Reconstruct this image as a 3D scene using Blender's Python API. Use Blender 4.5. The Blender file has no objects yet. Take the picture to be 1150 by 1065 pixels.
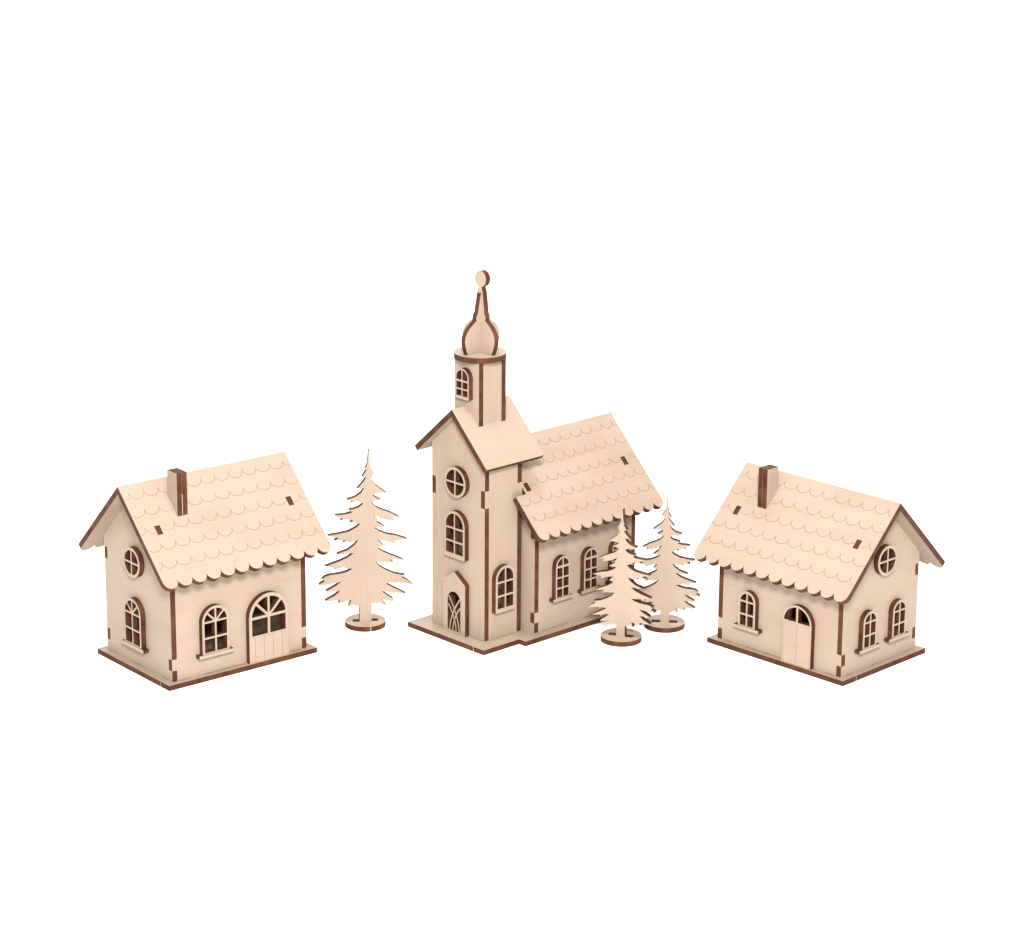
import bpy, math, random
from mathutils import Vector, Matrix
from mathutils.geometry import tessellate_polygon

random.seed(7)
MM = 0.001
scene = bpy.context.scene
COL = scene.collection
T = 2.9            # plywood thickness, millimetres
TB = 2.7           # base plate thickness

# ----------------------------------------------------------------- materials
def node_mat(name):
    m = bpy.data.materials.new(name)
    m.use_nodes = True
    nt = m.node_tree
    b = nt.nodes['Principled BSDF']
    return m, nt, b

def wood_face(name, dark, light, rough=0.62):
    m, nt, b = node_mat(name)
    N, L = nt.nodes, nt.links
    uv = N.new('ShaderNodeUVMap'); uv.uv_map = 'grain'
    def noise(sx, sy, scale, detail, rough_=0.55):
        mp = N.new('ShaderNodeMapping'); mp.inputs['Scale'].default_value = (sx, sy, 1)
        L.new(uv.outputs['UV'], mp.inputs['Vector'])
        n = N.new('ShaderNodeTexNoise'); n.inputs['Scale'].default_value = scale
        n.inputs['Detail'].default_value = detail; n.inputs['Roughness'].default_value = rough_
        L.new(mp.outputs['Vector'], n.inputs['Vector'])
        return n
    broad = noise(0.35, 1.0, 0.05, 3)          # cloudy tone shifts across a sheet (uv is in mm)
    fibre = noise(0.05, 1.0, 0.9, 5, 0.65)     # fibres along the grain
    pore = noise(0.16, 1.0, 2.2, 2)            # short pores
    mix = N.new('ShaderNodeMath'); mix.operation = 'MULTIPLY_ADD'
    L.new(fibre.outputs['Fac'], mix.inputs[0]); mix.inputs[1].default_value = 0.6
    L.new(broad.outputs['Fac'], mix.inputs[2])
    mix2 = N.new('ShaderNodeMath'); mix2.operation = 'MULTIPLY_ADD'
    L.new(pore.outputs['Fac'], mix2.inputs[0]); mix2.inputs[1].default_value = 0.28
    L.new(mix.outputs[0], mix2.inputs[2])
    r = N.new('ShaderNodeValToRGB')
    r.color_ramp.elements[0].position = 0.62; r.color_ramp.elements[0].color = (*dark, 1)
    r.color_ramp.elements[1].position = 1.22 if False else 1.0; r.color_ramp.elements[1].color = (*light, 1)
    L.new(mix2.outputs[0], r.inputs['Fac'])
    L.new(r.outputs['Color'], b.inputs['Base Color'])
    b.inputs['Roughness'].default_value = rough
    b.inputs['Specular IOR Level'].default_value = 0.25
    bp = N.new('ShaderNodeBump'); bp.inputs['Strength'].default_value = 0.12
    bp.inputs['Distance'].default_value = 0.0002
    L.new(fibre.outputs['Fac'], bp.inputs['Height']); L.new(bp.outputs['Normal'], b.inputs['Normal'])
    return m

def wood_char(name, dark, light):
    m, nt, b = node_mat(name)
    N, L = nt.nodes, nt.links
    tc = N.new('ShaderNodeTexCoord')
    mp = N.new('ShaderNodeMapping'); mp.inputs['Scale'].default_value = (1000, 1000, 1000)
    L.new(tc.outputs['Object'], mp.inputs['Vector'])
    n = N.new('ShaderNodeTexNoise'); n.inputs['Scale'].default_value = 0.16; n.inputs['Detail'].default_value = 3
    L.new(mp.outputs['Vector'], n.inputs['Vector'])
    r = N.new('ShaderNodeValToRGB')
    r.color_ramp.elements[0].position = 0.32; r.color_ramp.elements[0].color = (*dark, 1)
    r.color_ramp.elements[1].position = 0.72; r.color_ramp.elements[1].color = (*light, 1)
    L.new(n.outputs['Fac'], r.inputs['Fac']); L.new(r.outputs['Color'], b.inputs['Base Color'])
    b.inputs['Roughness'].default_value = 0.7
    b.inputs['Specular IOR Level'].default_value = 0.2
    return m

def flat_mat(name, col, rough=0.7):
    m, nt, b = node_mat(name)
    N, L = nt.nodes, nt.links
    tc = N.new('ShaderNodeTexCoord')
    n = N.new('ShaderNodeTexNoise'); n.inputs['Scale'].default_value = 300; n.inputs['Detail'].default_value = 2
    L.new(tc.outputs['Object'], n.inputs['Vector'])
    r = N.new('ShaderNodeValToRGB')
    r.color_ramp.elements[0].color = (*[c * 0.93 for c in col], 1)
    r.color_ramp.elements[1].color = (*[min(1, c * 1.05) for c in col], 1)
    L.new(n.outputs['Fac'], r.inputs['Fac']); L.new(r.outputs['Color'], b.inputs['Base Color'])
    b.inputs['Roughness'].default_value = rough
    b.inputs['Specular IOR Level'].default_value = 0.2
    return m

FACE = wood_face('birch_plywood_face', (0.254, 0.1880, 0.1380), (0.291, 0.2215, 0.1665))
CHAR = wood_char('laser_charred_edge', (0.036, 0.0108, 0.0045), (0.084, 0.0270, 0.0112))
ENGR = flat_mat('engraved_line', (0.190, 0.130, 0.088))
FINE = flat_mat('faint_engraved_line', (0.215, 0.152, 0.106))
GAP = flat_mat('dark_joint_gap', (0.11, 0.05, 0.028))
PAPER = flat_mat('white_studio_paper', (0.95, 0.95, 0.95), 0.9)
MATS = [FACE, CHAR, ENGR, FINE, GAP]

# ------------------------------------------------------------------- helpers
def area2(p):
    return sum(p[i][0] * p[(i + 1) % len(p)][1] - p[(i + 1) % len(p)][0] * p[i][1] for i in range(len(p)))

def ccw(p):
    p = list(p)
    return p if area2(p) > 0 else p[::-1]

class Frame:
    """A flat drawing plane: u and v in mm, n pointing out of the face."""
    def __init__(s, o, u, v):
        s.o, s.u, s.v = Vector(o), Vector(u).normalized(), Vector(v).normalized()
        s.n = s.u.cross(s.v)
    def at(s, u, v, d=0.0):
        return (s.o + s.u * u + s.v * v + s.n * d) * MM
    def moved(s, d):
        return Frame(s.o + s.n * d, s.u, s.v)

class Sheet:
    """Collects laser-cut plates and engraved lines, then links them as one mesh."""
    def __init__(s):
        s.v, s.f, s.m, s.uv = [], [], [], []
        s.off = (random.uniform(0, 500), random.uniform(0, 500))
    def face(s, co, mat, uvs=None):
        i = len(s.v)
        s.v += [tuple(c) for c in co]
        s.f.append(list(range(i, i + len(co)))); s.m.append(mat)
        s.uv.append(uvs or [(0.0, 0.0)] * len(co))
    def plate(s, fr, outer, holes=(), t=T, turn=False, top=0, rim=1, hole_rim=1):
        outer = ccw(outer); holes = [ccw(h)[::-1] for h in holes]
        loops = [outer] + holes
        flat = [p for l in loops for p in l]
        tris = tessellate_polygon([[Vector((p[0], p[1], 0)) for p in l] for l in loops])
        def g(p):
            a, b = (p[1], p[0]) if turn else (p[0], p[1])
            return (a + s.off[0], b + s.off[1])
        base = len(s.v)
        s.v += [tuple(fr.at(p[0], p[1], 0)) for p in flat]
        s.v += [tuple(fr.at(p[0], p[1], -t)) for p in flat]
        n = len(flat)
        for tr in tris:
            tr = list(tr)
            a = [flat[k] for k in tr]
            ar = area2(a)
            if abs(ar) < 1e-9: continue
            if ar < 0: tr = tr[::-1]
            s.f.append([base + k for k in tr]); s.m.append(top); s.uv.append([g(flat[k]) for k in tr])
            s.f.append([base + n + k for k in tr[::-1]]); s.m.append(top); s.uv.append([g(flat[k]) for k in tr[::-1]])
        k0 = 0
        for li, l in enumerate(loops):
            for i in range(len(l)):
                a, b = k0 + i, k0 + (i + 1) % len(l)
                s.f.append([base + b, base + a, base + n + a, base + n + b])
                s.m.append(rim if li == 0 else hole_rim); s.uv.append([(0, 0)] * 4)
            k0 += len(l)
        return s
    def line(s, fr, pts, w=0.3, mat=2, d=0.03, closed=False):
        """A ribbon along a polyline, a hair above the face."""
        P = [Vector(p) for p in pts]
        n = len(P)
        L_, R_ = [], []
        for i, p in enumerate(P):
            a = P[i - 1] if (i > 0 or closed) else p
            b = P[(i + 1) % n] if (i < n - 1 or closed) else p
            t = (b - a)
            t = t.normalized() if t.length > 0 else Vector((1, 0))
            nn = Vector((-t.y, t.x)) * (w / 2)
            L_.append(p + nn); R_.append(p - nn)
        for i in range(n if closed else n - 1):
            j = (i + 1) % n
            s.face([fr.at(*R_[i], d), fr.at(*R_[j], d), fr.at(*L_[j], d), fr.at(*L_[i], d)], mat)
        return s
    def build(s, name, parent=None, label=None):
        me = bpy.data.meshes.new(name)
        me.from_pydata(s.v, [], s.f)
        for m in MATS: me.materials.append(m)
        me.polygons.foreach_set('material_index', s.m)
        lay = me.uv_layers.new(name='grain')
        k = 0
        for uvs in s.uv:
            for q in uvs:
                lay.data[k].uv = q; k += 1
        me.validate(); me.update()
        o = bpy.data.objects.new(name, me)
        COL.objects.link(o)
        if parent: o.parent = parent
        if label: o['label'] = label
        return o

def thing(name, label, cat, loc, yaw, group=None):
    o = bpy.data.objects.new(name, None)
    COL.objects.link(o)
    o.empty_display_size = 0.01
    o.location = (loc[0] * MM, loc[1] * MM, 0); o.rotation_euler = (0, 0, yaw)
    o['label'] = label; o['category'] = cat
    if group: o['group'] = group
    return o

def arc(cx, cy, r, a0, a1, n=18, ry=None):
    ry = ry or r
    return [(cx + r * math.cos(math.radians(a0 + (a1 - a0) * i / n)), cy + ry * math.sin(math.radians(a0 + (a1 - a0) * i / n))) for i in range(n + 1)]

def arch(cx, z0, zs, hw, n=22):
    """Round-headed outline: straight sides from z0 to the springing zs, half circle above."""
    return [(cx - hw, z0), (cx + hw, z0)] + arc(cx, zs, hw, 0, 180, n)

def rect(x0, y0, x1, y1):
    return [(x0, y0), (x1, y0), (x1, y1), (x0, y1)]

def sector(cx, cy, r, a0, a1, h, n=10):
    """Fan pane between two bars at angles a0, a1, each bar 2h wide."""
    bis = math.radians((a0 + a1) / 2); half = math.radians((a1 - a0) / 2)
    q = h / math.sin(half)
    da = math.degrees(math.asin(h / r))
    return [(cx + q * math.cos(bis), cy + q * math.sin(bis))] + arc(cx, cy, r, a0 + da, a1 - da, n)

def pane_grid(cx, hw_in, rows, bar):
    out = []
    for z0, z1 in rows:
        out.append(rect(cx - hw_in, z0, cx - bar / 2, z1)); out.append(rect(cx + bar / 2, z0, cx + hw_in, z1))
    return out

def window(parent, fr, cx, z0, zs, hw, rail, rows, fan, bar=0.95, frame=1.3, sill=None, turn=True):
    """An arched window plate lying on the wall face fr, its openings cut through."""
    f = fr.moved(T)
    s = Sheet()
    r_in = hw - frame
    holes = pane_grid(cx, r_in, rows, bar)
    for a0, a1 in zip(fan[:-1], fan[1:]):
        holes.append(sector(cx, zs, r_in, a0, a1, bar / 2))
    s.plate(f, arch(cx, z0, zs, hw), holes, T - 0.02, turn)
    w = s.build('window', parent)
    if sill:
        hs, s0, s1 = sill
        q = Sheet()
        q.plate(fr.moved(T + 0.35), rect(cx - hs, s0, cx + hs, s1), (), T + 0.33)
        q.build('sill', w)
    return w

def round_window(parent, fr, cx, cz, r, r_in, bar=1.0):
    s = Sheet()
    holes = [sector(cx, cz, r_in, a, a + 90, bar / 2) for a in (0, 90, 180, 270)]
    s.plate(fr.moved(T), arc(cx, cz, r, 0, 360, 40)[:-1], holes, T - 0.02, True)
    return s.build('round_window', parent)

def scallop_edge(x0, x1, n, s_cusp, depth, sq=1.0):
    """Points of a scalloped eave from x1 back to x0 (rounded tongues pointing down the slope)."""
    out = []
    w = (x1 - x0) / n
    for i in range(n - 1, -1, -1):
        c = x0 + (i + 0.5) * w
        for k in range(0, 13):
            a = math.pi * k / 12
            out.append((c + w / 2 * math.cos(a), -(s_cusp + depth * math.sin(a) ** sq)))
    return out

def scallop_rows(sh, fr, x0, x1, n, rows, depth, keep=lambda u, s: True):
    """Engraved tile rows; every other row is shifted by half a tile."""
    w = (x1 - x0) / n
    for r, s0 in enumerate(rows):
        half = (len(rows) - r) % 2
        for i in range(-1, n + 1):
            c = x0 + (i + 0.5 + (0.5 if half else 0)) * w
            pts = []
            for k in range(0, 13):
                a = math.pi * k / 12
                u, v = c + w / 2 * math.cos(a), s0 + depth * math.sin(a)
                if x0 + 0.4 < u < x1 - 0.4 and keep(u, v): pts.append((u, -v))
                elif len(pts) > 1:
                    sh.line(fr, pts, 0.38, 2 if r % 2 else 3); pts = []
                else: pts = []
            if len(pts) > 1: sh.line(fr, pts, 0.38, 2 if (i + r) % 3 else 3)
            if x0 + 0.4 < c + w / 2 < x1 - 0.4 and keep(c + w / 2, s0):   # the little nick between two tiles
                sh.line(fr, [(c + w / 2, -s0 - 0.4), (c + w / 2, -s0 + 0.7)], 0.3, 2, 0.034)
# ------------------------------------------------------------------ the table
def build_table():
    s = Sheet()
    me = bpy.data.meshes.new('ground')
    a = 6.0
    me.from_pydata([(-a, -a, 0), (a, -a, 0), (a, a, 0), (-a, a, 0)], [], [(0, 1, 2, 3)])
    me.materials.append(PAPER)
    o = bpy.data.objects.new('ground', me); COL.objects.link(o)
    o['kind'] = 'structure'
build_table()

R2 = math.sqrt(2)
Z0 = TB

def gable_outline(W, k, t, notches, tabs):
    """Gable panel in (u across, v up): notches for the finger joints at both sides, tabs up through the roof."""
    ku = k - t * R2 - 0.15           # underside of the roof boards: v = ku - |u|
    h = W / 2
    right = [(h, Z0)]
    for a, b in notches:
        right += [(h, a), (h - T, a), (h - T, b), (h, b)]
    right += [(h, ku - h)]
    for s0, s1 in tabs:              # tab between slope distances s0 < s1 from the ridge
        for s_, d in ((s1, 0), (s1, t - 0.5), (s0, t - 0.5), (s0, 0)):
            u = (s_ - t) / R2; v = k - (s_ + t) / R2
            right.append((u + d / R2, v + d / R2))
    apex = [(0, ku)]
    left = [(-u, v) for u, v in right[::-1]]
    return right + apex + left

def long_wall_outline(L, top, tabs):
    h = L / 2
    r = [(h - T, Z0)]
    for a, b in tabs:
        r += [(h - T, a + .05), (h - 0.05, a + .05), (h - 0.05, b - .05), (h - T, b - .05)]
    r += [(h - T, top)]
    return r + [(-u, v) for u, v in r[::-1]]

def rim_tick(sh, o, u, h=TB):
    """The pale bridge left where the laser did not cut through the rim: o = foot point, u = rim direction."""
    u = Vector(u).normalized(); n = u.cross(Vector((0, 0, 1))); o = Vector(o)
    c = [o - u * .22 + n * .03, o + u * .22 + n * .03]
    sh.face([c[0] * MM, c[1] * MM, (c[1] + Vector((0, 0, h))) * MM, (c[0] + Vector((0, 0, h))) * MM], 0)

def roof_panel(parent, fr, x0, x1, n, s_cusp, depth, rows, holes, s_top=0.0, start=None, keep=lambda u, s: True, turn=False):
    """fr: u along the ridge, v up the slope, origin on the ridge line."""
    s = Sheet()
    if start is None:
        outer = [(x0, -s_top), (x0, -s_cusp)][::-1] if False else [(x0, -s_top)] + scallop_edge(x0, x1, n, s_cusp, depth)[::-1] + [(x1, -s_top)]
    else:
        outer = start + scallop_edge(x0, x1, n, s_cusp, depth)[::-1] + [(x1, -s_top)]
    s.plate(fr, outer, holes, T, turn)
    scallop_rows(s, fr, x0, x1, n, rows, 3.5, keep)
    return s.build('roof_panel', parent)

ROWS = [5.2, 15.2, 25.2, 35.2, 45.2]

def cottage(label, loc, yaw, k, near, chimney_x, chimney_top, tall):
    """A cottage in its own frame: ridge along x, the door wall at -y. near = +1 / -1: the gable end towards the camera."""
    L, W = 80.4, 60.6
    t = thing('model_cottage', label, 'model house', loc, yaw, 'plywood cottages of the model village')
    b = Sheet()
    bf = Frame((0, 0, TB), (1, 0, 0), (0, 1, 0))
    bx, by = L / 2 + 4.1, W / 2 + 3.4
    b.plate(bf, rect(-bx, -by, bx, by), (), TB)
    # dark slot ends that show in front of the walls
    for x0, x1 in ((-36, -30.6), (-21, 2.5), (30.6, 36)):
        b.line(bf, [(x0, -W / 2 - .22), (x1, -W / 2 - .22)], 0.45, 4)
    for y0, y1 in ((-26, -21), (-6, 8), (20, 26)):
        b.line(bf, [(near * (L / 2 + .12), y0), (near * (L / 2 + .12), y1)], 0.25, 4)
    if near < 0:
        rim_tick(b, (-bx, -26, 0), (0, -1, 0))
    else:
        rim_tick(b, (bx, -23, 0), (0, 1, 0))
    b.build('base_plate', t)

    top_tab = (51.6, 57.6) if tall else (42.4, 48.4)
    wall_h = k - W / 2 - T * R2 - 0.2
    tabs = [(8.3, 14.2), top_tab]
    # frames: front face at y = -W/2, gables at x = +-L/2
    front = Frame((0, -W / 2, 0), (1, 0, 0), (0, 0, 1))
    back = Frame((0, W / 2, 0), (-1, 0, 0), (0, 0, 1))
    gab_n = Frame((near * L / 2, 0, 0), (0, near, 0), (0, 0, 1))       # towards the camera
    gab_f = Frame((-near * L / 2, 0, 0), (0, -near, 0), (0, 0, 1))
    def gv(y):              # local y -> u of the near gable
        return y * near
    if tall:
        fwin = dict(cx=-16.1, z0=12.9, zs=30.4, hw=7.9, rail=0, rows=[(14.6, 21.6), (22.6, 29.9)], fan=[0, 45, 90, 135, 180], sill=(10.1, 12.1, 13.8))
        door_c, door_hw, door_s = 15.5, 11.9, 26.3
        gwins = [dict(fwin, cx=gv(0.9))]
        roundw = (gv(0.1), 57.3)
    else:
        fwin = dict(cx=-19.0, z0=13.4, zs=28.1, hw=5.6, rail=0, rows=[(15.2, 20.7), (21.7, 27.6)], fan=[0, 90, 180], sill=(8.3, 12.9, 14.6))
        door_c, door_hw, door_s = 13.6, 9.4, 24.9
        gwins = [dict(fwin, cx=gv(-11.7)), dict(fwin, cx=gv(12.2))]
        roundw = (gv(0.2), 57.3)
    def hole_of(w): return arch(w['cx'], w['z0'] + 0.9, w['zs'], w['hw'] - 0.5)
    s = Sheet()
    s.plate(front, long_wall_outline(L, wall_h, tabs), [hole_of(fwin), arch(door_c, Z0 + 5, door_s, door_hw - 1.2)], T)
    s.build('wall', t)
    s = Sheet(); s.plate(back, long_wall_outline(L, wall_h, tabs), [], T); s.build('wall', t)
    slot = [(25.1, 30.1)]
    s = Sheet()
    s.plate(gab_n, gable_outline(W, k, T, tabs, slot), [hole_of(w) for w in gwins] + [arc(roundw[0], roundw[1], 7.2, 0, 360, 36)[:-1]], T)
    s.build('gable_wall', t)
    s = Sheet(); s.plate(gab_f, gable_outline(W, k, T, tabs, slot), [], T); s.build('gable_wall', t)

    window(t, front, **fwin)
    for w in gwins: window(t, gab_n, **w)
    round_window(t, gab_n, roundw[0], roundw[1], 7.8, 6.3)

    # door
    f = front.moved(T)
    s = Sheet()
    hw, c, zs = door_hw, door_c, door_s
    z0 = Z0 + 0.05
    if tall:
        r = hw - 1.8
        holes = [rect(c - r, 17.0, c - 0.75, zs - 0.75), rect(c + 0.75, 17.0, c + r, zs - 0.75)]
        holes += [sector(c, zs, r, a, a + 45, 0.65) for a in (0, 45, 90, 135)]
        s.plate(f, arch(c, z0, zs, hw, 30), holes, T - 0.02, True)
        for x in (-8.4, -3.0, 2.4, 7.9):
            s.line(f, [(c + x, z0 + .3), (c + x, 16.3)], 0.28, 2)
        s.line(f, [(c - r, 16.3), (c + r, 16.3)], 0.2, 3, 0.036)
    else:
        r = hw - 1.1
        holes = [sector(c, zs, r, a, a + 90, 0.6) for a in (0, 90)]
        s.plate(f, arch(c, z0, zs, hw, 30), holes, T - 0.02, True)
        s.line(f, [(c, z0 + .3), (c, zs - .2)], 0.3, 2)
        s.line(f, [(c - r - .2, z0 + .3), (c - r - .2, zs - 0.4), (c + r + .2, zs - 0.4), (c + r + .2, z0 + .3)], 0.22, 3, 0.036)
    dr = s.build('door', t)
    if not tall:
        for sx in (-1, 1):
            q = Sheet()
            q.line(f, [(c + sx * 1.0, 12.3), (c + sx * 1.35, 12.5), (c + sx * 1.35, 14.3), (c + sx * 1.0, 14.5)], 0.32, 2, 0.05)
            q.build('handle', dr)

    # roof: front board covers the ridge, the back board butts under it
    gx = L / 2 + 9.3
    rf = Frame((0, 0, k), (1, 0, 0), (0, 1, 1))
    rb = Frame((0, 0, k), (-1, 0, 0), (0, -1, 1))
    hx = L / 2 - T / 2
    hol = [rect(sx * hx - T / 2 - .1, -30.1, sx * hx + T / 2 + .1, -25.0) for sx in (-1, 1)]
    cx0, cx1, cy0, cy1 = chimney_x, chimney_x + 2 * T, -16.0, -7.3
    keep = lambda u, s_: not (cx0 - .3 < u < cx1 + .3 and 9.6 < s_ < 23) and not any(abs(u - sx * hx) < T / 2 + .5 and 24.4 < s_ < 30.6 for sx in (-1, 1))
    roof = roof_panel(t, rf, -gx, gx, 12, 55.2, 4.3, ROWS, hol, keep=keep)
    if near < 0:
        s2 = Sheet()
    roof_panel(t, rb, -gx, gx, 12, 55.2, 4.3, ROWS, hol, s_top=T)
    # chimney: two plies of board side by side, cut to the roof slope
    ch = None
    for i in range(2):
        x1 = cx0 + (i + 1) * T - (0.06 if i == 0 else 0)
        s = Sheet()
        s.plate(Frame((x1, 0, 0), (0, 1, 0), (0, 0, 1)), [(cy0, k + cy0 - 1.5), (cy1, k + cy1 - 1.5), (cy1, chimney_top), (cy0, chimney_top)], (), T - 0.05, True)
        if ch is None:
            ch = s.build('chimney', roof)
        else:
            for q in (0,):
                ch2 = s
    # second ply belongs to the same chimney mesh
    merge_sheet(ch, ch2)
    ply = Sheet()
    zf = k + cy0
    ply.line(Frame((0, cy0, 0), (1, 0, 0), (0, 0, 1)), [(cx0 + T - .03, zf + .6), (cx0 + T - .03, zf + (11 if tall else 15))], 0.42, 0 if tall else 4, 0.04)
    merge_sheet(ch, ply)
    return t

def merge_sheet(o, sh):
    """Append another plate to an existing part so the part stays one mesh."""
    me = o.data
    v = [tuple(x.co) for x in me.vertices]; f = [list(p.vertices) for p in me.polygons]
    m = [p.material_index for p in me.polygons]
    uv = [[tuple(me.uv_layers[0].data[l].uv) for l in p.loop_indices] for p in me.polygons]
    n = len(v)
    s = Sheet()
    s.v = v + sh.v; s.f = f + [[i + n for i in q] for q in sh.f]; s.m = m + sh.m; s.uv = uv + sh.uv
    tmp = s.build('tmp')
    o.data = tmp.data; o.data.name = o.name
    bpy.data.objects.remove(tmp)

YA, YB, YC = 0.6807, -0.7762, -0.8153
KA, KB = 97.83, 88.86
cottage('tall plywood cottage with a half glazed arched door, left of the church', (-154.15, -315.65), YA, KA, -1, -25.5, 103.7, True)
cottage('low plywood cottage with arched double doors and two gable windows, right of the fir trees', (156.22, -302.08), YB, KB, 1, -28.2, 93.6, False)

# ----------------------------------------------------------------- the church
def church():
    t = thing('model_church', 'plywood church with a tall tower and onion spire in the middle of the village', 'model church', (-27.3, -289.6), YC)
    TW, TD, NW = 40.0, 25.5, 55.8
    N0, N1 = 27.6, 101.0
    h = TW / 2
    b = Sheet()
    bf = Frame((0, 0, TB), (1, 0, 0), (0, 1, 0))
    mx = 29.2
    bo = NW / 2 + 6.0
    b.plate(bf, [(-mx, -9.0), (mx, -9.0), (mx, 15.8), (bo, 15.8), (bo, N1 + 6), (-bo, N1 + 6), (-bo, 15.8), (-mx, 15.8)], (), TB)
    b.line(bf, [(-19.5, -.15), (-12, -.15)], 0.35, 4)
    b.line(bf, [(9, -.12), (19, -.12)], 0.25, 4)
    b.line(bf, [(h + .12, 3.5), (h + .12, 21)], 0.25, 4)
    b.line(bf, [(NW / 2 + .14, N0 + 6), (NW / 2 + .14, N0 + 24)], 0.3, 4)
    b.line(bf, [(NW / 2 + .14, N0 + 36), (NW / 2 + .14, N0 + 62)], 0.3, 4)
    rim_tick(b, (21.5, -9.0, 0), (1, 0, 0))
    b.build('base_plate', t)

    # ---- tower
    KT = 122.9
    LS = 0.89                        # the left board lies a little flatter than the right one
    ku = KT - T * R2 - .1
    side_tab = [(73.8, 83.0)]
    fr = Frame((0, 0, 0), (1, 0, 0), (0, 0, 1))
    bk = Frame((0, TD, 0), (-1, 0, 0), (0, 0, 1))
    def tower_front(notches):
        r = [(h, Z0)]
        for a, c in notches: r += [(h, a), (h - T, a), (h - T, c), (h, c)]
        left = [(-u, v) for u, v in r[::-1]]
        return r + [(h, ku - h), (0, ku), (-h, KT - LS * h - T * math.sqrt(1 + LS * LS) - .1)] + left
    win = dict(cx=0.3, z0=43.6, zs=61.0, hw=7.75, rail=0, rows=[(46.0, 51.9), (52.9, 59.0)], fan=[], sill=None)
    portal_op = [(-4.9, 4.0), (4.9, 4.0)] + arc(0, 20.6, 4.9, 0, 180, 24)
    s = Sheet()
    s.plate(fr, tower_front(side_tab), [arch(win['cx'], 44.4, 61.0, 7.2), arc(0.6, 84.1, 7.4, 0, 360, 36)[:-1], portal_op], T, True)
    for sx in (-1, 1):
        s.line(fr, [(sx * 9.4, 4), (sx * 9.4, 27), (sx * 16, 27), (sx * 16, 4), (sx * 9.4, 4)], 0.22, 3)
    s.build('tower_wall', t)
    s = Sheet(); s.plate(bk, [(-u, v) for u, v in tower_front(side_tab)], [], T, True); s.build('tower_wall', t)
    top = ku - h
    swin = dict(cx=11.9, z0=17.2, zs=35.2, hw=6.75, rail=0, rows=[(19.4, 25.6), (26.6, 33.0)], fan=[], sill=None)
    for sx in (1, -1):
        f = Frame((sx * h, 0, 0), (0, sx, 0), (0, 0, 1))
        a, c = (T, TD - T)
        pts = [(a, Z0), (c, Z0), (c, 74.5), (c + T + 1.2, 74.5), (c + T + 1.2, 83.2), (c, 83.2), (c, top), (a, top), (a, 82.95), (0.05, 82.95), (0.05, 73.85), (a, 73.85)]
        s = Sheet()
        s.plate(f, [(u * sx, v) for u, v in pts], [[(u * sx, v) for u, v in arch(11.9, 17.9, 35.2, 6.3)]] if sx > 0 else [], T, True)
        s.build('tower_wall', t)
    def tower_window(f, w, bar=0.9, frame=1.35):
        """Two lights wide, two rows of panes, and an arched top row split by the mullion."""
        q = Sheet()
        r = w['hw'] - frame
        holes = pane_grid(w['cx'], r, w['rows'], bar)
        z_ = w['rows'][-1][1] + 1.0
        da = math.degrees(math.asin((bar / 2) / r))
        c = w['cx']; zs = w['zs']
        holes.append([(c + bar / 2, z_), (c + r, z_)] + arc(c, zs, r, 0, 90 - da, 12))
        holes.append([(c - r, z_), (c - bar / 2, z_)] + arc(c, zs, r, 90 + da, 180, 12))
        q.plate(f.moved(T), arch(c, w['z0'], zs, w['hw']), holes, T - .02, True)
        return q.build('window', t)
    tower_window(fr, win)
    tower_window(Frame((h, 0, 0), (0, 1, 0), (0, 0, 1)), swin)
    round_window(t, fr, 0.6, 84.1, 8.1, 6.7)
    # portal with interlaced tracery
    s = Sheet()
    s.plate(fr.moved(T), [(-8.5, Z0 + .05), (8.5, Z0 + .05), (8.5, 30.4), (0, 36.2), (-8.5, 30.4)], [[(-4.9, 4.2), (4.9, 4.2)] + arc(0, 20.4, 4.9, 0, 180, 24)], T - .02, True)
    p = s.build('portal', t)
    tr = Sheet()
    def strip(pts, d, w=0.75):
        P = [Vector(q) for q in pts]; Lf, Rt = [], []
        for i, q in enumerate(P):
            a = P[max(0, i - 1)]; c = P[min(len(P) - 1, i + 1)]
            n = (c - a).normalized(); n = Vector((-n.y, n.x)) * w / 2
            Lf.append(q + n); Rt.append(q - n)
        tr.plate(fr.moved(T - 0.25 - d), [tuple(q) for q in Lf] + [tuple(q) for q in Rt[::-1]], (), 1.6 - d)
    def bow(x0, z0_, x1, z1_, bend, n=14):
        out = []
        for i in range(n + 1):
            k = i / n
            out.append((x0 + (x1 - x0) * (k + bend * k * (1 - k)), z0_ + (z1_ - z0_) * k))
        return out
    i_ = 0
    for sx in (-1, 1):
        strip(bow(sx * -4.6, 22.4, sx * 3.6, 4.3, 0.75), 0.07 * i_); i_ += 1
        strip(bow(sx * 4.8, 17.8, sx * -1.3, 4.3, 0.9), 0.07 * i_); i_ += 1
    tr.build('tracery', p)
    # tower roof: plain boards
    for sx in (1, -1):
        f = Frame((0, 15.4, KT), (0, sx, 0), (-sx, 0, 1 if sx > 0 else LS))
        s = Sheet()
        s.plate(f, rect(-20.0, -37.0, 20.0, 0) if sx > 0 else rect(-20.0, -37.9, 20.0, -T), (), T)
        s.build('roof_panel', t)
    # ---- turret
    y0, y1, g = 5.6, 24.1, 9.25
    zt = 146.6
    kt = KT - 0.9
    f = Frame((0, y0, 0), (1, 0, 0), (0, 0, 1))
    house5 = [(-g, kt - g), (0, kt), (g, kt - g), (g, zt), (-g, zt)]
    tw = dict(cx=-0.3, z0=126.9, zs=137.8, hw=5.0, rows=[(128.4, 131.6), (132.4, 135.8)])
    s = Sheet(); s.plate(f, house5, [arch(-0.3, 127.4, 137.8, 4.6)], T, True); s.build('turret_wall', t)
    s = Sheet(); s.plate(Frame((0, y1, 0), (-1, 0, 0), (0, 0, 1)), house5, (), T, True); s.build('turret_wall', t)
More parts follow.
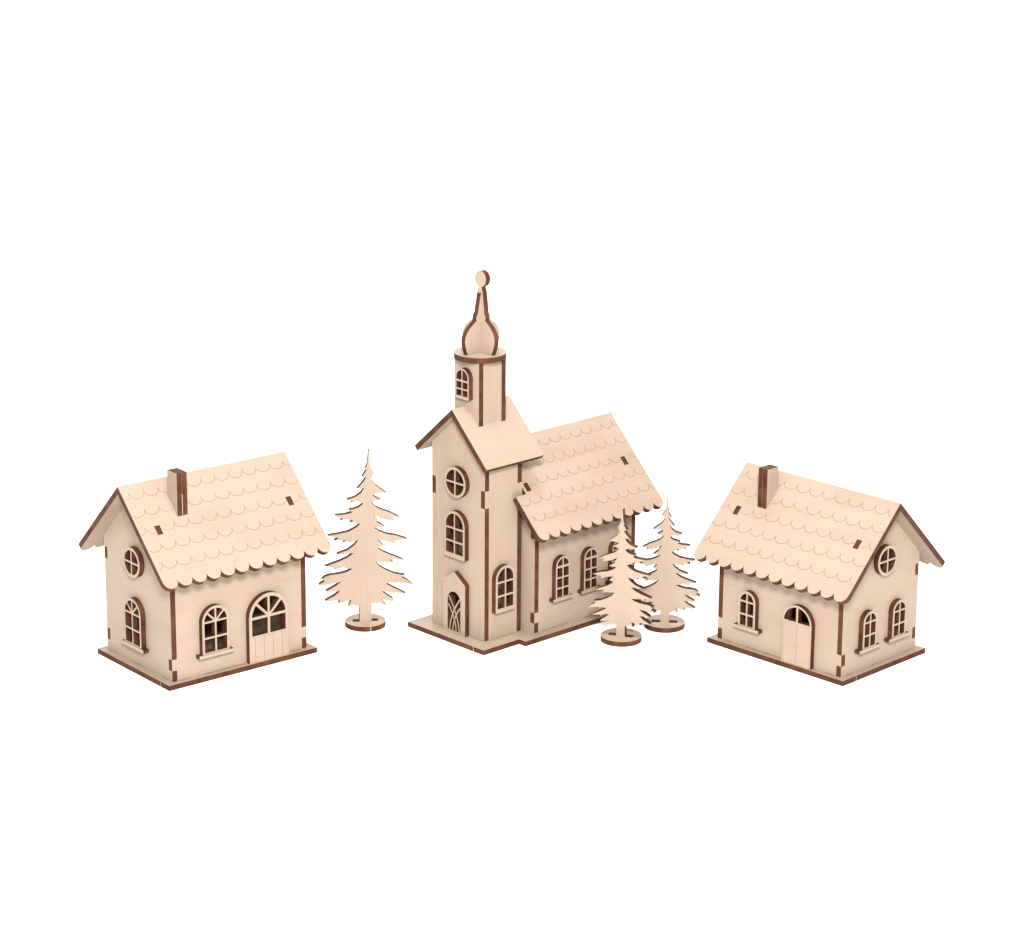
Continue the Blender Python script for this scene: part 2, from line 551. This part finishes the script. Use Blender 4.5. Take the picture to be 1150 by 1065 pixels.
    for sx in (1, -1):
        ff = Frame((sx * (g - 0.35), 0, 0), (0, sx, 0), (0, 0, 1))
        s = Sheet(); s.plate(ff, [(u * sx, v) for u, v in rect(y0 + T, kt - g + .2, y1 - T, zt)], (), T, True); s.build('turret_wall', t)
    tower_window(f, tw, 0.7, 0.85)
    yc = (y0 + y1) / 2
    cap = Sheet()
    cap.plate(Frame((0, yc, zt + T), (1, 0, 0), (0, 1, 0)), arc(0, 0, 13.3, 0, 360, 64)[:-1], (), T - .02)
    cap.build('turret_cap', t)
    # ---- onion spire: two crossed profiles, only the one facing front carries the ball
    zb = zt + T
    half = [(9.7, 0), (10.8, 2.6), (11.6, 5.2), (11.9, 7.4), (11.6, 9.6), (10.5, 11.9), (8.6, 14.0), (6.2, 15.8), (4.5, 16.9), (4.4, 17.5), (4.75, 18.3), (4.6, 19.2), (3.9, 20.1), (3.6, 20.8), (3.4, 22.6), (2.75, 26.6), (2.0, 31.2)]
    ball = []
    cb, rb = 37.9, 4.15
    a0 = -math.degrees(math.asin(1.05 / rb)) 
    for i in range(0, 31):
        a = math.radians(-90 + 14 + (360 - 28) * i / 30)
        ball.append((rb * math.cos(a), cb + rb * math.sin(a)))
    prof1 = half + [(1.5, 32.6)] + ball + [(-1.5, 32.6)] + [(-u, v) for u, v in half[::-1]]
    sp = Sheet()
    sp.plate(Frame((0, yc - T / 2, zb), (1, 0, 0), (0, 0, 1)), prof1, (), T, True)
    spire = sp.build('spire', t)
    w = T / 2
    for sgn in (-1, 1):       # the crossing profile, a half on either side of the first
        hp = [(w + .01, 0)] + [(u, v) for u, v in half[:-1]] + [(2.1, 30.6), (w + .01, 30.6)]
        q = Sheet()
        q.off = sp.off
        q.plate(Frame((T / 2, yc, zb), (0, 1, 0), (0, 0, 1)), [(u * sgn, v) for u, v in hp], (), T, True)
        merge_sheet(spire, q)

    for vtx in spire.data.vertices:          # the glued spire leans a little
        dz = vtx.co.z - zb * MM
        vtx.co.x += 0.028 * 0.686 * dz; vtx.co.y += 0.028 * 0.728 * dz

    # ---- nave
    KN = 100.0
    kun = KN - T * R2 - .15
    tabs = [(8.0, 13.6), (53.6, 59.0)]
    hn = NW / 2
    slot = [(26.4, 31.2)]
    def nave_gable():
        r = [(hn, Z0)]
        for a, c in tabs: r += [(hn, a), (hn - T, a), (hn - T, c), (hn, c)]
        r += [(hn, kun - hn)]
        for s0, s1 in slot:
            for s_, d in ((s1, 0), (s1, T - .5), (s0, T - .5), (s0, 0)):
                u = (s_ - T) / R2; v = KN - (s_ + T) / R2
                r.append((u + d / R2, v + d / R2))
        return r + [(0, kun)] + [(-u, v) for u, v in r[::-1]]
    s = Sheet(); s.plate(Frame((0, N0, 0), (1, 0, 0), (0, 0, 1)), nave_gable(), (), T, True); s.build('gable_wall', t)
    s = Sheet(); s.plate(Frame((0, N1, 0), (-1, 0, 0), (0, 0, 1)), nave_gable(), (), T, True); s.build('gable_wall', t)
    mid = (N0 + N1) / 2
    wl = N1 - N0
    centres = [45.2 - mid, 65.6 - mid, 86.0 - mid]
    wtop = kun - hn
    for sx in (1, -1):
        f = Frame((sx * hn, mid, 0), (0, sx, 0), (0, 0, 1))
        wins = [dict(cx=c * sx, z0=18.2, zs=36.9, hw=5.1, rail=0, rows=[(19.6, 24.0), (24.9, 29.7), (30.6, 35.4)], fan=[0, 90, 180], sill=(7.0, 17.6, 19.2)) for c in centres]
        s = Sheet()
        s.plate(f, long_wall_outline(wl, wtop, tabs), [arch(w_['cx'], 18.8, 36.3, 4.7) for w_ in wins], T)
        s.build('nave_wall', t)
        for w_ in wins:
            if sx > 0: w_['zs'] = 36.3; window(t, f, bar=0.85, frame=1.0, **w_)
    # nave roof with the notch for the tower
    Y0, Y1 = 18.7, 109.4
    hc = ((N0 + T / 2) - mid, (N1 - T / 2) - mid)
    a0, a1 = Y0 - mid, Y1 - mid
    un = TD + .4 - mid
    sn = 22.9 * R2
    for sx in (1, -1):
        f = Frame((0, mid, KN), (0, sx, 0), (-sx, 0, 1))
        hol = [rect(c * sx - T / 2 - .1, -31.3, c * sx + T / 2 + .1, -26.3) for c in hc]
        keep = lambda u, s_: (s_ > sn + .5 or u * sx > un + .6) and not any(abs(u - c * sx) < T / 2 + .5 and 25.8 < s_ < 31.8 for c in hc)
        if sx > 0:
            start = [(un, 0), (un, -sn), (a0, -sn)]
            roof_panel(t, f, a0, a1, 12, 55.3, 4.1, ROWS, hol, start=start, keep=keep)
        else:
            # mirrored: u runs the other way, so the notch is at the far end
            s = Sheet()
            outer = [(-a1, -T)] + scallop_edge(-a1, -a0, 12, 55.3, 4.1)[::-1] + [(-a0, -sn), (-un, -sn), (-un, -T)]
            s.plate(f, outer, hol, T)
            scallop_rows(s, f, -a1, -a0, 12, ROWS, 3.5, keep)
            s.build('roof_panel', t)
    return t
church()

# ------------------------------------------------------------------ fir trees
PROFILE = [(2.2, 95.6), (1.9, 91.78), (1.6, 88.81), (1.21, 87.1), (0.48, 85.88), (1.24, 85.05), (0.07, 83.4), (-1.29, 81.16), (-0.28, 81.02), (0.91, 80.87), (-1.03, 78.21), (-3.79, 75.07), (-2.4, 75.31), (-0.19, 75.42), (-1.8, 72.73), (-4.94, 70.61), (-9.12, 69.39), (-7.59, 68.82), (-6.01, 68.65), (-6.79, 67.58), (-4.48, 68.29), (-2.94, 68.52), (-2.75, 67.71), (-1.98, 67.88), (-0.74, 67.02), (-3.07, 65.11), (-5.72, 64.22), (-8.22, 63.93), (-7.31, 63.29), (-6.36, 62.64), (-9.35, 61.67), (-15.45, 61.23), (-13.69, 60.2), (-11.29, 59.54), (-12.6, 58.29), (-10.34, 58.89), (-7.94, 58.39), (-5.82, 58.29), (-7.57, 56.96), (-5.06, 57.25), (-3.81, 57.3), (-4.49, 56.62), (-3.38, 56.58), (-2.43, 56.13), (-4.61, 54.11), (-8.48, 52.16), (-13.79, 51.09), (-19.38, 50.43), (-16.64, 49.54), (-13.41, 49.09), (-15.92, 47.53), (-12.93, 47.5), (-9.68, 47.56), (-11.34, 46.48), (-9.44, 46.71), (-8.19, 46.97), (-8.55, 46.15), (-6.2, 46.67), (-3.3, 47.38), (-5.47, 44.75), (-8.99, 42.19), (-14.7, 40.14), (-11.51, 39.79), (-8.51, 40.28), (-5.86, 40.47), (-9.03, 38.1), (-13.05, 36.34), (-20.77, 33.7), (-18.08, 33.47), (-16.09, 32.85), (-16.1, 31.49), (-14.6, 31.94), (-13.09, 32.5), (-11.09, 33.04), (-10.59, 32.18), (-8.84, 32.1), (-6.59, 31.94), (-9.11, 30.48), (-12.62, 29.48), (-18.63, 28.87), (-20.89, 28.13), (-22.45, 26.94), (-21.07, 25.51), (-22.68, 24.84), (-24.19, 23.75), (-20.69, 23.59), (-17.69, 24.08), (-14.68, 24.57), (-12.42, 25.1), (-14.95, 23.11), (-20.44, 20.09), (-18.24, 19.67), (-15.73, 20.08), (-13.08, 19.95), (-16.27, 17.36), (-21.0, 14.83), (-18.3, 14.54), (-15.79, 15.11), (-13.19, 14.88), (-14.11, 13.23), (-12.3, 13.46), (-10.03, 14.2), (-7.36, 14.81), (-8.19, 12.89), (-8.81, 11.17), (-7.5, 11.53), (-6.18, 12.42), (-5.59, 11.65), (-4.68, 11.92), (-3.88, 11.03), (-2.77, 11.83), (-3.05, 8.13), (-3.19, 3.88), (3.1, 3.57), (3.14, 7.82), (3.28, 12.7), (4.48, 12.22), (5.29, 12.92), (6.39, 11.81), (7.1, 12.84), (8.81, 11.69), (11.07, 10.73), (9.72, 12.71), (8.63, 14.57), (11.34, 13.69), (14.97, 12.88), (14.37, 14.45), (11.36, 16.56), (8.56, 18.81), (11.88, 18.55), (14.14, 17.65), (14.99, 16.38), (15.0, 17.76), (17.92, 17.41), (21.35, 16.82), (17.42, 19.13), (13.91, 21.0), (10.7, 23.05), (13.42, 23.35), (15.18, 23.05), (16.03, 21.95), (16.04, 23.33), (17.95, 23.03), (20.97, 22.57), (24.7, 21.86), (21.99, 24.32), (18.97, 26.15), (20.69, 27.13), (15.46, 28.22), (10.95, 30.33), (7.45, 32.6), (5.26, 35.23), (8.97, 34.75), (11.48, 34.74), (14.99, 34.05), (12.89, 36.15), (16.51, 35.98), (20.02, 35.4), (17.01, 37.01), (13.51, 38.54), (9.51, 40.4), (6.81, 42.42), (7.52, 43.22), (9.83, 43.65), (8.54, 45.17), (6.75, 46.93), (9.55, 46.44), (12.55, 45.62), (15.75, 44.32), (15.66, 45.9), (18.57, 46.61), (21.98, 46.88), (16.12, 49.05), (11.28, 50.07), (7.43, 51.76), (4.93, 53.69), (7.44, 54.08), (10.34, 53.86), (8.42, 55.45), (6.02, 56.97), (6.7, 57.65), (5.55, 59.21), (4.41, 60.87), (6.04, 59.99), (8.44, 58.58), (11.81, 57.63), (15.39, 57.07), (14.04, 58.94), (16.17, 59.25), (18.01, 58.87), (13.29, 61.6), (9.44, 63.07), (6.07, 64.72), (3.59, 67.34), (5.62, 68.26), (8.22, 68.65), (5.63, 70.27), (3.82, 71.55), (6.61, 72.23), (8.54, 72.45), (11.42, 72.23), (8.07, 74.78), (5.68, 76.68), (3.21, 80.08), (3.79, 80.96), (4.66, 80.52), (4.1, 82.94), (5.72, 81.97), (4.3, 84.53), (2.98, 87.17), (3.09, 89.51), (2.83, 91.76), (2.75, 95.6)]

def fir(label, loc, yaw, scale, mirror, lean_fix, group, share=None):
    t = thing('flat_fir_tree', label, 'wooden tree', loc, yaw, group)
    if share:
        for ch in share.children:
            c = ch.copy(); COL.objects.link(c); c.parent = t
        return t
    pts = []
    for u, z in PROFILE:
        u2 = u - lean_fix * z / 95.0
        pts.append(((-u2 if mirror else u2) * scale, z * scale))
    # the foot: the trunk runs down through the slot of the stand
    zs = sorted(pts, key=lambda p: p[1])[:2]
    pts = [(u, 0.2 if z < 4.5 * scale else z) for u, z in pts]
    s = Sheet()
    TT = 3.6
    s.plate(Frame((0, -TT / 2, 0), (1, 0, 0), (0, 0, 1)), pts, (), TT, True)
    s.build('tree_board', t)
    tw = 3.15 * scale
    d = Sheet()
    w = 6.6
    hh = 1.8 + .05
    df = Frame((0, 0, TB), (1, 0, 0), (0, 1, 0))
    d.plate(df, arc(0, 0, 10.6, 0, 360, 56)[:-1], [rect(-w, -hh, w, hh)], TB)
    rim_tick(d, (1.7 * (1 if scale == 1 else -.4), -10.47, 0), (1, 0, 0))
    d.build('stand', t)
    return t

G = 'flat plywood fir trees on round stands'
fir('large flat plywood fir tree between the left cottage and the church', (-76.1, -272.6), math.radians(9), 1.0, False, 0.0, G)
near_tree = fir('small flat plywood fir tree standing close in front of the church nave', (56.8, -292.6), math.radians(-19), 0.74, True, 2.5, G)
fir('small flat plywood fir tree set further back, beside the right cottage', (80.2, -271.4), math.radians(-5), 0.745, True, 2.5, G, near_tree)

# ------------------------------------------------------------ light and camera
w = bpy.data.worlds.new('World'); scene.world = w; w.use_nodes = True
bg = w.node_tree.nodes['Background']
bg.inputs['Color'].default_value = (1, 0.962, 0.925, 1); bg.inputs['Strength'].default_value = 0.84

def softbox(name, loc, target, size, power, col=(1, 1, 1)):
    l = bpy.data.lights.new(name, 'AREA'); l.shape = 'SQUARE'; l.size = size; l.energy = power; l.color = col
    o = bpy.data.objects.new(name, l); COL.objects.link(o)
    o.location = loc
    o.rotation_euler = (Vector(target) - Vector(loc)).to_track_quat('-Z', 'Y').to_euler()
    return o
softbox('softbox_key', (0.04, -1.72, 0.92), (0, -0.3, 0.05), 0.26, 42.5, (1, 1, 0.99))
softbox('softbox_top', (0.0, -0.45, 1.35), (0, -0.3, 0), 0.4, 11.0, (1, 0.99, 0.975))

softbox('added_backdrop_fill', (0.0, 2.4, 1.9), (0, 2.7, 0), 1.6, 70.0)  # extra lamp, added to whiten the far ground behind the models

cam = bpy.data.cameras.new('camera'); co = bpy.data.objects.new('camera', cam); COL.objects.link(co)
pos = Vector((0.0, -1701.96, 517.96)) * MM
fwd = Vector((0.0, 0.95667832, -0.29114704))
up = Vector((-0.0065077, 0.29114088, 0.95665806))
rt = Vector((0.99997882, 0.00189469, 0.00622578))
m = Matrix((rt, up, -fwd)).transposed().to_4x4(); m.translation = pos
co.matrix_world = m
cam.sensor_fit = 'HORIZONTAL'; cam.sensor_width = 36.0; cam.lens = 3263.777 / 1150 * 36.0
cam.clip_start = 0.05; cam.clip_end = 50
scene.camera = co
vs = scene.view_settings
vs.view_transform = 'Standard'; vs.look = 'None'; vs.gamma = 1; vs.exposure = 0.29; vs.use_curve_mapping = False
scene.cycles.max_bounces = 10; scene.cycles.diffuse_bounces = 6
scene.cycles.use_denoising = True
scene.cycles.filter_width = 1.5
